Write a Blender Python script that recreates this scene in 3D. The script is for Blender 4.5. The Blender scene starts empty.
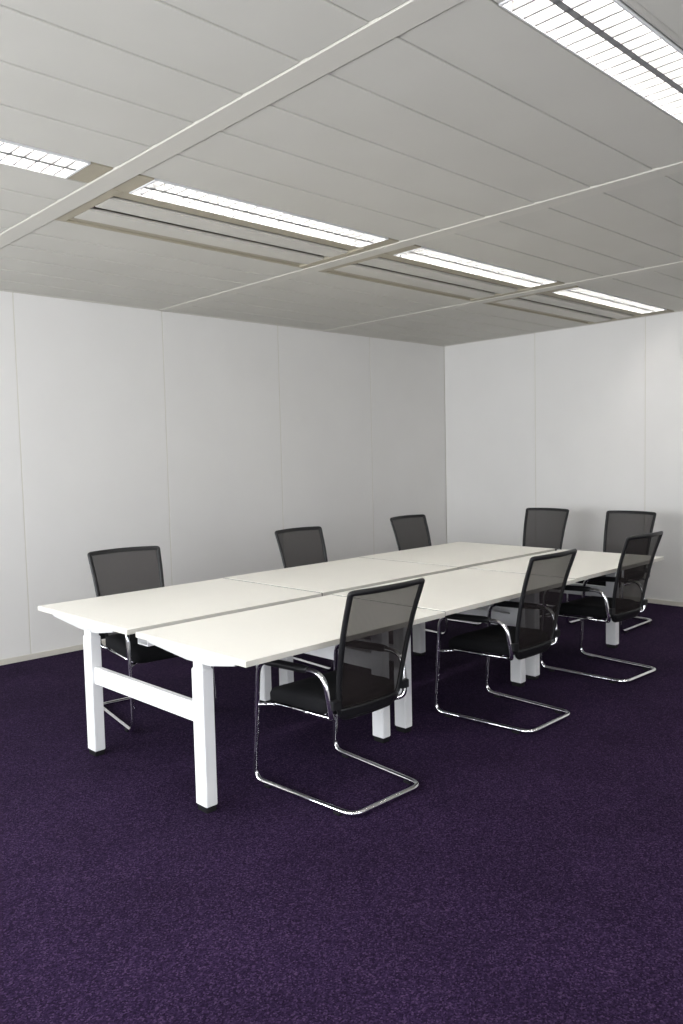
import bpy, bmesh, math, random
from mathutils import Vector, Matrix
random.seed(3)
scene=bpy.context.scene
try: scene.view_settings.view_transform='Standard'
except Exception: pass
scene.view_settings.exposure=0.0
COL=scene.collection

# ------------------------------------------------------------ materials
def mat(name,col,rough=.5,metal=0,spec=.5,emis=0,noise=None,bump=None):
    m=bpy.data.materials.new(name);m.use_nodes=True
    nt=m.node_tree;b=nt.nodes["Principled BSDF"]
    b.inputs["Base Color"].default_value=(*col,1);b.inputs["Roughness"].default_value=rough
    b.inputs["Metallic"].default_value=metal;b.inputs["Specular IOR Level"].default_value=spec
    if emis:
        b.inputs["Emission Color"].default_value=(*emis[0],1);b.inputs["Emission Strength"].default_value=emis[1]
    tc=nt.nodes.new("ShaderNodeTexCoord")
    if noise:
        sc,c2,lo,hi=noise
        n=nt.nodes.new("ShaderNodeTexNoise");n.inputs["Scale"].default_value=sc;n.inputs["Detail"].default_value=4
        nt.links.new(tc.outputs["Object"],n.inputs["Vector"])
        r=nt.nodes.new("ShaderNodeValToRGB");r.color_ramp.elements[0].position=lo;r.color_ramp.elements[1].position=hi
        r.color_ramp.elements[0].color=(*col,1);r.color_ramp.elements[1].color=(*c2,1)
        nt.links.new(n.outputs["Fac"],r.inputs["Fac"]);nt.links.new(r.outputs["Color"],b.inputs["Base Color"])
    if bump:
        sc,st,di=bump
        n=nt.nodes.new("ShaderNodeTexNoise");n.inputs["Scale"].default_value=sc
        nt.links.new(tc.outputs["Object"],n.inputs["Vector"])
        bp=nt.nodes.new("ShaderNodeBump");bp.inputs["Strength"].default_value=st;bp.inputs["Distance"].default_value=di
        nt.links.new(n.outputs["Fac"],bp.inputs["Height"]);nt.links.new(bp.outputs["Normal"],b.inputs["Normal"])
    return m
M_wall=mat("wall_panel_paint",(.76,.745,.72),.5,noise=(1.5,(.79,.775,.75),.3,.7))
M_joint=mat("wall_joint",(.69,.67,.60),.6)
M_base=mat("skirting",(.62,.59,.52),.5)
M_ceil=mat("ceiling_plank",(.57,.555,.50),.6,noise=(2,(.60,.585,.53),.3,.7))
M_beam=mat("ceiling_runner",(.60,.58,.52),.5)
M_gap=mat("ceiling_void",(.36,.34,.30),.8)
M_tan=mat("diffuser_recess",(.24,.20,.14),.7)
M_beige=mat("diffuser_beige",(.40,.36,.27),.6)
M_top=mat("melamine_top",(.86,.84,.785),.5,spec=.3,noise=(3,(.88,.86,.805),.3,.7))
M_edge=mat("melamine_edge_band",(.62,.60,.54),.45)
M_seam_shade=mat("desk_seam_shade",(.10,.10,.10),.6)  # near-black colour stands in for shade in the seams between desk tops
M_steel=mat("white_powdercoat",(.80,.80,.80),.35)
M_arm=mat("light_grey_steel",(.55,.55,.54),.4)
M_under=mat("grey_steel",(.42,.43,.44),.4)
M_black=mat("black_plastic",(.010,.010,.011),.42,spec=.35)
M_fab=mat("black_fabric",(.006,.006,.007),.9,spec=.2,bump=(400,.3,.002))
M_chrome=mat("chrome",(.80,.80,.82),.08,metal=1)
M_louv=mat("louvre_aluminium",(.26,.26,.26),.4,metal=.1,spec=.6)
M_tube=mat("fluorescent_tube",(1,1,1),.3,emis=((1,.965,.90),40))
M_frame=mat("window_frame",(.6,.6,.6),.4)
def carpet():
    m=bpy.data.materials.new("purple_carpet");m.use_nodes=True;nt=m.node_tree;b=nt.nodes["Principled BSDF"]
    b.inputs["Roughness"].default_value=.95;b.inputs["Specular IOR Level"].default_value=.06
    tc=nt.nodes.new("ShaderNodeTexCoord")
    # loop-pile tufts: one random shade per small tuft
    v=nt.nodes.new("ShaderNodeTexVoronoi");v.inputs["Scale"].default_value=190
    nt.links.new(tc.outputs["Object"],v.inputs["Vector"])
    sp=nt.nodes.new("ShaderNodeSeparateColor");nt.links.new(v.outputs["Color"],sp.inputs[0])
    r=nt.nodes.new("ShaderNodeValToRGB")
    e=r.color_ramp.elements;e[0].position=0;e[0].color=(.0068,.0032,.0125,1);e[1].position=1;e[1].color=(.052,.031,.068,1)
    k=e.new(.45);k.color=(.0155,.0078,.0255,1)
    k=e.new(.8);k.color=(.025,.0132,.039,1)
    nt.links.new(sp.outputs[0],r.inputs["Fac"])
    n2=nt.nodes.new("ShaderNodeTexNoise");n2.inputs["Scale"].default_value=2.2;n2.inputs["Detail"].default_value=3
    nt.links.new(tc.outputs["Object"],n2.inputs["Vector"])
    mr=nt.nodes.new("ShaderNodeMapRange");mr.inputs[1].default_value=.3;mr.inputs[2].default_value=.7;mr.inputs[3].default_value=.85;mr.inputs[4].default_value=1.15
    nt.links.new(n2.outputs["Fac"],mr.inputs[0])
    mx=nt.nodes.new("ShaderNodeVectorMath");mx.operation='SCALE'
    nt.links.new(r.outputs["Color"],mx.inputs[0]);nt.links.new(mr.outputs[0],mx.inputs["Scale"])
    nt.links.new(mx.outputs[0],b.inputs["Base Color"])
    bp=nt.nodes.new("ShaderNodeBump");bp.inputs["Strength"].default_value=.25;bp.inputs["Distance"].default_value=.002;bp.invert=True
    nt.links.new(v.outputs["Distance"],bp.inputs["Height"]);nt.links.new(bp.outputs["Normal"],b.inputs["Normal"])
    return m
M_carpet=carpet()
def meshfab():
    m=bpy.data.materials.new("chair_mesh_fabric");m.use_nodes=True;nt=m.node_tree;b=nt.nodes["Principled BSDF"]
    b.inputs["Base Color"].default_value=(.014,.010,.010,1);b.inputs["Roughness"].default_value=.8;b.inputs["Specular IOR Level"].default_value=.2
    tc=nt.nodes.new("ShaderNodeTexCoord");w=nt.nodes.new("ShaderNodeTexWave");w.inputs["Scale"].default_value=60;w.bands_direction='Z'
    nt.links.new(tc.outputs["Object"],w.inputs["Vector"])
    mr=nt.nodes.new("ShaderNodeMapRange");mr.inputs[3].default_value=.77;mr.inputs[4].default_value=.91
    nt.links.new(w.outputs["Fac"],mr.inputs[0]);nt.links.new(mr.outputs[0],b.inputs["Alpha"])
    return m
M_mesh=meshfab()

# ------------------------------------------------------------ mesh helpers
class MB:
    def __init__(s): s.bm=bmesh.new();s.mats=[]
    def mi(s,m):
        if m not in s.mats:s.mats.append(m)
        return s.mats.index(m)
    def box(s,x0,x1,y0,y1,z0,z1,m,bev=0):
        b2=bmesh.new()
        bmesh.ops.create_cube(b2,size=1)
        for v in b2.verts:
            v.co=Vector(((x0+x1)/2+v.co.x*(x1-x0),(y0+y1)/2+v.co.y*(y1-y0),(z0+z1)/2+v.co.z*(z1-z0)))
        if bev: bmesh.ops.bevel(b2,geom=b2.edges[:],offset=bev,segments=2,affect='EDGES')
        s.merge(b2,m)
    def merge(s,b2,m,smooth=False):
        i=s.mi(m);mp={}
        for v in b2.verts: mp[v]=s.bm.verts.new(v.co)
        for f in b2.faces:
            try:
                g=s.bm.faces.new([mp[v] for v in f.verts]);g.material_index=i;g.smooth=smooth
            except ValueError: pass
        b2.free()
    def loft(s,rings,m,close=True,cap=True,smooth=True):
        i=s.mi(m);R=[[s.bm.verts.new(p) for p in r] for r in rings]
        for a,b in zip(R,R[1:]):
            n=len(a)
            for k in range(n if close else n-1):
                f=s.bm.faces.new((a[k],a[(k+1)%n],b[(k+1)%n],b[k]));f.material_index=i;f.smooth=smooth
        if cap:
            for r,fl in ((R[0],True),(R[-1],False)):
                f=s.bm.faces.new(r[::-1] if fl else r);f.material_index=i
        return R
    def tube(s,pts,rad,m,seg=12,closed=False,rad2=None,up=None):
        pts=[Vector(p) for p in pts];n=len(pts);rings=[]
        nrm=None
        for k in range(n):
            if closed: t=(pts[(k+1)%n]-pts[k-1])
            else: t=pts[min(k+1,n-1)]-pts[max(k-1,0)]
            t.normalize()
            if nrm is None:
                a=Vector(up) if up else (Vector((1,0,0)) if abs(t.x)<.8 else Vector((0,1,0)))
                nrm=(a-t*a.dot(t)).normalized()
            else: nrm=(nrm-t*nrm.dot(t)).normalized()
            bn=t.cross(nrm);r2=rad2 or rad
            rings.append([pts[k]+nrm*(rad*math.cos(q))+bn*(r2*math.sin(q)) for q in [2*math.pi*j/seg for j in range(seg)]])
        if closed:
            rings.append(rings[0]);s.loft(rings,m,cap=False)
        else: s.loft(rings,m)
    def obj(s,name,loc=(0,0,0),rotz=0):
        me=s.data(name);return place(name,me,loc,rotz)
    def data(s,name):
        bmesh.ops.recalc_face_normals(s.bm,faces=s.bm.faces[:])
        me=bpy.data.meshes.new(name);s.bm.to_mesh(me);s.bm.free()
        for m in s.mats: me.materials.append(m)
        return me
def place(name,me,loc=(0,0,0),rotz=0):
    o=bpy.data.objects.new(name,me);COL.objects.link(o);o.location=loc;o.rotation_euler[2]=rotz;return o
def fillet(pts,rads,n=7):
    pts=[Vector(p) for p in pts];out=[pts[0]]
    for i in range(1,len(pts)-1):
        p=pts[i];a=(pts[i-1]-p);b=(pts[i+1]-p);r=rads[i-1] if isinstance(rads,(list,tuple)) else rads
        ang=a.angle(b);d=min(r/math.tan(ang/2),a.length*.49,b.length*.49)
        A=p+a.normalized()*d;B=p+b.normalized()*d
        for k in range(n+1):
            t=k/n
            out.append((A*(1-t)**2+p*(2*t*(1-t))+B*t*t))
    out.append(pts[-1]);return out

# ------------------------------------------------------------ room
XW,YW,X0,Y0,ZC=7.95,6.37,-2.0,-2.6,2.94
b=MB();b.box(X0-.15,XW+.15,Y0-.15,YW+.15,-.1,0,M_carpet);b.obj("floor")
def panel_wall(name,axis,pos,edges,lo,hi):
    b=MB()
    g=.005
    if axis=='y':
        b.box(lo,hi,pos+.003,pos+.15,0,ZC+.2,M_joint)
    else:
        b.box(pos+.003,pos+.15,lo,hi,0,ZC+.2,M_joint)
    for e0,e1 in zip(edges,edges[1:]):
        if axis=='y': b.box(e0+g,e1-g,pos,pos+.004,.0,ZC+.1,M_wall,.001)
        else: b.box(pos,pos+.004,e0+g,e1-g,.0,ZC+.1,M_wall,.001)
    return b.obj(name)
panel_wall("wall_back",'y',YW,[-2.0,-1.47,-.12,1.22,2.57,3.91,5.26,6.61,7.95],X0-.15,XW+.15)
panel_wall("wall_right",'x',XW,[-2.6,-1.45,-.15,1.15,2.46,3.76,5.06,6.37],Y0-.15,YW)
b=MB();b.box(X0,XW,YW-.012,YW,0,.045,M_base,.003);b.obj("baseboard_back")
b=MB();b.box(XW-.012,XW,Y0,YW-.012,0,.045,M_base,.003);b.obj("baseboard_right")
def window_wall(name,axis,pos,lo,hi,wins,z0,z1):
    b=MB();t=.15
    def bx(a0,a1,zz0,zz1,m=M_wall):
        if axis=='x': b.box(pos-t,pos,a0,a1,zz0,zz1,m)
        else: b.box(a0,a1,pos-t,pos,zz0,zz1,m)
    bx(lo,hi,0,z0);bx(lo,hi,z1,ZC+.2)
    ed=[lo]+[e for w in wins for e in w]+[hi]
    for a0,a1 in zip(ed[::2],ed[1::2]):
        if a1>a0: bx(a0,a1,z0,z1)
    b.obj(name)
    for k,(a0,a1) in enumerate(wins):
        f=MB();w=.05
        def fx(p0,p1,q0,q1):
            if axis=='x': f.box(pos-.1,pos-.04,p0,p1,q0,q1,M_frame,.004)
            else: f.box(p0,p1,pos-.1,pos-.04,q0,q1,M_frame,.004)
        fx(a0,a1,z0,z0+w);fx(a0,a1,z1-w,z1);fx(a0,a0+w,z0+w,z1-w);fx(a1-w,a1,z0+w,z1-w);fx((a0+a1)/2-.025,(a0+a1)/2+.025,z0+w,z1-w)
        f.obj("window_%d"%(k+1+(3 if axis=='y' else 0)))
window_wall("wall_left",'x',X0,Y0-.15,YW,[(-2.0,.6),(.9,3.5),(3.8,6.0)],.9,2.5)
window_wall("wall_front",'y',Y0,X0,XW+.15,[(-1.4,1.2),(1.6,4.2)],.9,2.5)

# ------------------------------------------------------------ ceiling
BC=[-2.0,-.04,1.95,3.93,5.93];BW=.060
b=MB()
b.box(X0-.15,XW+.15,Y0-.15,YW+.15,ZC+.14,ZC+.2,M_gap)
for c in BC: b.box(c-BW,c+BW,Y0,YW,ZC-.004,ZC+.05,M_beam,.003)
b.box(X0,XW,YW-.02,YW,ZC-.004,ZC+.04,M_beam,.002)
b.box(XW-.025,XW,Y0,YW-.02,ZC-.004,ZC+.04,M_beam,.002)
bays=[]
for i,c in enumerate(BC):
    bays.append((c+BW+.003,(BC[i+1]-BW-.003) if i<4 else XW-.027))
def planks(x0,x1,y0,y1,n):
    w=(y1-y0)/n
    for k in range(n):
        a=y0+k*w;g=.002
        b.box(x0,x1,a+g,a+w-g-.03,ZC,ZC+.012,M_ceil,.002)
        b.box(x0,x1,a+w-.033,a+w-g+.001,ZC+.003,ZC+.014,M_ceil,.002)
for i,(x0,x1) in enumerate(bays):
    planks(x0,x1,4.37,YW-.022,6)
    if i<2: planks(x0,x1,3.71,4.37,2)
    planks(x0,x1,1.465,3.44,6)
    planks(x0,x1,-.775,1.205,6)
    planks(x0,x1,Y0,-1.035,5)
b.obj("ceiling")
LL,LW=1.66,.25
f=MB()
hw,hl=LW/2,LL/2
f.box(-hl,hl,-hw,hw,.10,.105,M_steel);f.box(-hl,hl,-hw,-hw+.006,-.003,.10,M_steel);f.box(-hl,hl,hw-.006,hw,-.003,.10,M_steel)
f.box(-hl,-hl+.012,-hw,hw,-.003,.10,M_steel);f.box(hl-.012,hl,-hw,hw,-.003,.10,M_steel)
nb=26
for k in range(1,nb):
    x=-hl+k*LL/nb
    f.box(x-.004,x+.004,-hw+.006,hw-.006,.0,.045,M_louv)
f.loft([[Vector((x,-.012,.0)),Vector((x,.012,.0)),Vector((x,.003,.045)),Vector((x,-.003,.045))] for x in (-hl+.012,hl-.012)],M_louv,smooth=False)
for y in (-.06,.06):
    f.tube([(-hl+.03,y,.072),(hl-.03,y,.072)],.013,M_tube,8)
fd=f.data("ceiling_light")
for (yc,row) in ((3.575,1),(1.335,2),(-.905,3)):  # last row, behind the camera, is unseen and added for its light
    for i,(x0,x1) in enumerate(bays):
        cx=BC[i]+.158+LL/2
        if i<2: cx=x1-.11-LL/2
        if i<1 : cx=(x0+x1)/2
        place("ceiling_light",fd,(cx,yc,ZC))  # row 3 lights are added and unseen
        e=MB()
        for a0,a1 in ((x0,cx-hl-.003),(cx+hl+.003,x1)):
            if a1-a0>.01: e.box(a0,a1,yc-hw,yc+hw,ZC,ZC+.02,M_beige if row==1 else M_ceil,.002)
        e.obj("trim_%d"%((row-1)*5+i+1))  # row 3 trims belong to the added, unseen row
for i,(x0,x1) in enumerate(bays):
    if i<2: continue
    d=MB();L=x1-x0
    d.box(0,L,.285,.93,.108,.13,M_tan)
    d.box(0,L,.93,.945,.0,.10,M_beige)
    d.box(.0,.06,.285,.93,.0,.02,M_beige);d.box(L-.06,L,.285,.93,.0,.02,M_beige)
    d.box(.06,L-.06,.285,.40,.008,.02,M_beige,.003)
    d.box(.06,L-.06,.425,.60,.0,.018,M_beam,.008)
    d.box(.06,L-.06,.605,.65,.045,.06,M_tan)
    d.box(.06,L-.06,.66,.85,.0,.018,M_beam,.008)
    d.box(.06,L-.06,.87,.925,.010,.02,M_beige,.003)
    d.obj("ceiling_air_diffuser",(x0,3.42,ZC))

# ------------------------------------------------------------ desks
SX=[1.91,3.26,4.66,6.06]
ZT=.752
def desk_data(L,D,cross,side,joint,lo=(.045,.13)):
    d=MB()
    d.box(.009,L-.009,-D/2,D/2,ZT-.027,ZT,M_top,.002)
    e=d.mi(M_edge);j=d.mi(M_seam_shade)
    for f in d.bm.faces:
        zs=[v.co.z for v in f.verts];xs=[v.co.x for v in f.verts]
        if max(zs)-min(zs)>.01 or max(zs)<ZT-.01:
            f.material_index=j if (joint and max(xs)<.02) else e  # inner end faces painted dark as seam shade, other sides edge band
    ls=(lo[0] if not joint else .075,L-lo[1])
    for x in ls:
        d.box(x-.031,x+.031,-.112,-.028,.028,.655,M_steel,.004)
        d.box(x-.025,x+.025,-.106,-.034,.655,.69,M_steel,.003)
        d.box(x-.027,x+.027,-.106,-.034,0,.03,M_black,.003)
        a=.34
        prof=[(-a,ZT-.028),(a,ZT-.028),(a,ZT-.040),(.02,ZT-.070),(-.16,ZT-.070),(-a,ZT-.040)]
        d.loft([[Vector((x-.022,y,z)) for y,z in prof],[Vector((x+.022,y,z)) for y,z in prof]],M_arm,smooth=False)
        if cross:
            d.box(x-.018,x+.018,-.027,cross-.113,.40,.49,M_steel,.004)
    for y in (-.13,.13):
        d.box(ls[0]+.022,ls[1]-.022,y-.02,y+.02,ZT-.060,ZT-.028,M_under,.003)
    y=side*.33
    d.box(.2,L-.2,y-.05,y+.05,ZT-.14,ZT-.136,M_steel);d.box(.2,L-.2,y-.05,y-.046,ZT-.136,ZT-.028,M_steel);d.box(.2,L-.2,y+.046,y+.05,ZT-.136,ZT-.09,M_steel)
    return d
r=math.radians
PIV=Vector((1.91,3.5,0));A=r(1.0);RM=Matrix.Rotation(A,3,'Z')
def dp(x,y): return PIV+RM@(Vector((x,y,0))-PIV)
YF0,YF1,YB0,YB1=2.61,3.48,3.56,4.58
for k in range(3):
    L=SX[k+1]-SX[k]
    yf,yb=(YF0+YF1)/2+.015*k,(YB0+YB1)/2+.015*k
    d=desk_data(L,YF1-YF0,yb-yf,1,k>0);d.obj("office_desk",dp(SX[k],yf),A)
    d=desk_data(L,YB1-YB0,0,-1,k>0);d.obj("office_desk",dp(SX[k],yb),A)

# ------------------------------------------------------------ chair (faces +Y)
def chair_data():
    c=MB()
    PR=[(-.205,.41),(-.222,.48),(-.238,.58),(-.262,.70),(-.298,.84),(-.335,.95),(-.352,1.0)]
    WD=[.182,.196,.208,.217,.226,.233,.236]
    def prof(s):
        t=s*(len(PR)-1);i=min(int(t),len(PR)-2);u=t-i
        def cr(a):
            p0=a[max(i-1,0)];p1=a[i];p2=a[i+1];p3=a[min(i+2,len(a)-1)]
            return .5*((2*p1)+(-p0+p2)*u+(2*p0-5*p1+4*p2-p3)*u*u+(-p0+3*p1-3*p2+p3)*u**3)
        return cr([p[0] for p in PR]),cr([p[1] for p in PR]),cr(WD)
    def S(a,s):
        y,z,w=prof(s)
        return Vector((a*w,y-.035*(1-a*a)*min(1,.4+s),z+.004*(1-a*a)*(s**6)))
    def amax(s):
        q=.16;ra=.30
        if s<q: return 1-ra*(1-math.sqrt(max(0,1-((q-s)/q)**2)))
        q=.03;ra=.07
        if s>1-q: return 1-ra*(1-math.sqrt(max(0,1-((s-1+q)/q)**2)))
        return 1
    ss=[0,.006,.02,.05,.09,.13]+[.16+.79*k/20 for k in range(21)]+[.965,.975,.985,.995,1]
    NA=14
    c.loft([[S(amax(s)*(-1+2*j/NA),s) for j in range(NA+1)] for s in ss],M_mesh,close=False,cap=False)
    loop=[S(-amax(s),s) for s in ss]+[S(amax(1)*(-1+2*j/NA),1) for j in range(1,NA)]+[S(amax(s),s) for s in ss[::-1]]+[S(amax(0)*(1-2*j/NA),0) for j in range(1,NA)]
    c.tube(loop,.011,M_black,10,closed=True,rad2=.014,up=(1,0,0))
    for s0,s1,th in ((.94,1.0,.010),(.0,.13,.012)):
        n=5;rows=[]
        for k in range(n+1):
            s=s0+(s1-s0)*k/n;rows.append([S(amax(s)*(-1+2*j/NA),s)+Vector((0,th,0)) for j in range(NA+1)])
        bk=[[p-Vector((0,2*th,0)) for p in q] for q in rows]
        rings=[f_+b_[::-1] for f_,b_ in zip(rows,bk)]
        c.loft(rings,M_black)
    def rr(hx,y0,y1,q,z,n=6):
        out=[]
        for cx,cy,a0 in ((hx-q,y1-q,0),(-hx+q,y1-q,90),(-hx+q,y0+q,180),(hx-q,y0+q,270)):
            for k in range(n+1):
                a=math.radians(a0+90*k/n);out.append((cx+q*math.cos(a),cy+q*math.sin(a),z))
        return out
    def drop(p):
        x,y,z=p
        if y>.08: z-=.035*((y-.08)/.18)**2
        z+=.012*(x/.24)**2
        return Vector((x,y,z))
    rings=[]
    for ins,z in ((.05,.418),(.012,.421),(0,.433),(0,.468),(.006,.482),(.02,.492),(.05,.497),(.10,.495),(.17,.490)):
        rings.append([drop(p) for p in rr(.236-ins,-.20+ins,.265-ins,max(.07-ins*.3,.02),z)])
    c.loft(rings,M_fab)
    R=.0125;zf=.019
    h=[(-.195,-.175,.412),(-.243,-.222,.425),(-.258,-.195,.632),(-.260,.272,.612),(-.268,.315,zf),(-.228,-.33,zf)]
    P=h+[(-x,y,z) for x,y,z in h[::-1]]
    rd=[.04,.09,.08,.06,.07]
    c.tube(fillet(P,rd+rd[::-1]),R,M_chrome,12,up=(1,0,0))
    for sx in (-1,1):
        c.tube([(sx*.205,-.17,.412),(sx*.215,.20,.405)],.010,M_chrome,10)
        rs=[]
        for y,wd,ht in ((.235,.013,.013),(.225,.018,.016),(.19,.023,.019),(-.05,.023,.019),(-.08,.018,.016),(-.09,.013,.013)):
            zc=.6315-.02*(y+.195)/.467+.004
            rs.append([Vector((sx*.259+wd*math.cos(q),y,zc+ht*math.sin(q))) for q in [2*math.pi*j/14 for j in range(14)]])
        c.loft(rs,M_black)
        c.box(min(sx*.20,sx*.25),max(sx*.20,sx*.25),-.245,-.215,.47,.51,M_black,.003)
        for y in (-.24,.22):
            xx=sx*(.228+.040*(y+.33)/.645)
            c.box(xx-.013,xx+.013,y-.02,y+.02,0,.014,M_black,.002)
    c.tube(fillet([(-.2655,.288,.39),(-.20,.22,.395),(.20,.22,.395),(.2655,.288,.39)],.04),.010,M_chrome,10)
    c.tube([(-.21,-.10,.408),(.21,-.10,.408)],.010,M_chrome,10)
    return c.data("office_chair")
CD=chair_data()
for x,y,a in [(2.575,2.75,0),(3.975,2.765,1),(5.26,2.83,-2),
              (2.53,4.40,180-6),(4.19,4.53,180),(5.64,4.63,180),
              (6.74,4.38,90),(6.74,3.50,88)]:
    place("office_chair",CD,(x,y,0),r(a))

# ------------------------------------------------------------ daylight through the windows
w=bpy.data.worlds.new("sky");scene.world=w;w.use_nodes=True
w.node_tree.nodes["Background"].inputs[0].default_value=(.80,.88,1,1);w.node_tree.nodes["Background"].inputs[1].default_value=.7
def area(name,loc,rot,sx,sy,e,col):
    l=bpy.data.lights.new(name,'AREA');l.shape='RECTANGLE';l.size=sx;l.size_y=sy;l.energy=e;l.color=col
    o=bpy.data.objects.new(name,l);COL.objects.link(o);o.location=loc;o.rotation_euler=rot
for yc,s,k in ((-.7,2.5,46),(2.2,2.5,72),(4.9,2.1,80)):
    area("window_daylight",(X0-.2,yc,1.7),(0,r(-90),0),1.55,s,k*s,(.93,.96,1))
for xc in (-.1,2.9):
    area("window_daylight",(xc,Y0-.2,1.7),(r(90),0,0),2.5,1.55,40,(.93,.96,1))

# ------------------------------------------------------------ camera
f_,pi_,ro,ya=795.5428,.0685,-.0232,.8069
cs,sn=math.cos,math.sin
fw=Vector((cs(pi_)*cs(ya),cs(pi_)*sn(ya),-sn(pi_)));rt=fw.cross(Vector((0,0,1))).normalized();up=rt.cross(fw)
r2=rt*cs(ro)+up*sn(ro);u2=-rt*sn(ro)+up*cs(ro)
cam=bpy.data.cameras.new("camera");co=bpy.data.objects.new("camera",cam);COL.objects.link(co)
m=Matrix((r2,u2,-fw)).transposed().to_4x4();m.translation=(0,0,1.58);co.matrix_world=m
cam.sensor_fit='VERTICAL';cam.sensor_height=36;cam.sensor_width=24;cam.lens=f_/1024*36;cam.clip_start=.05
scene.camera=co
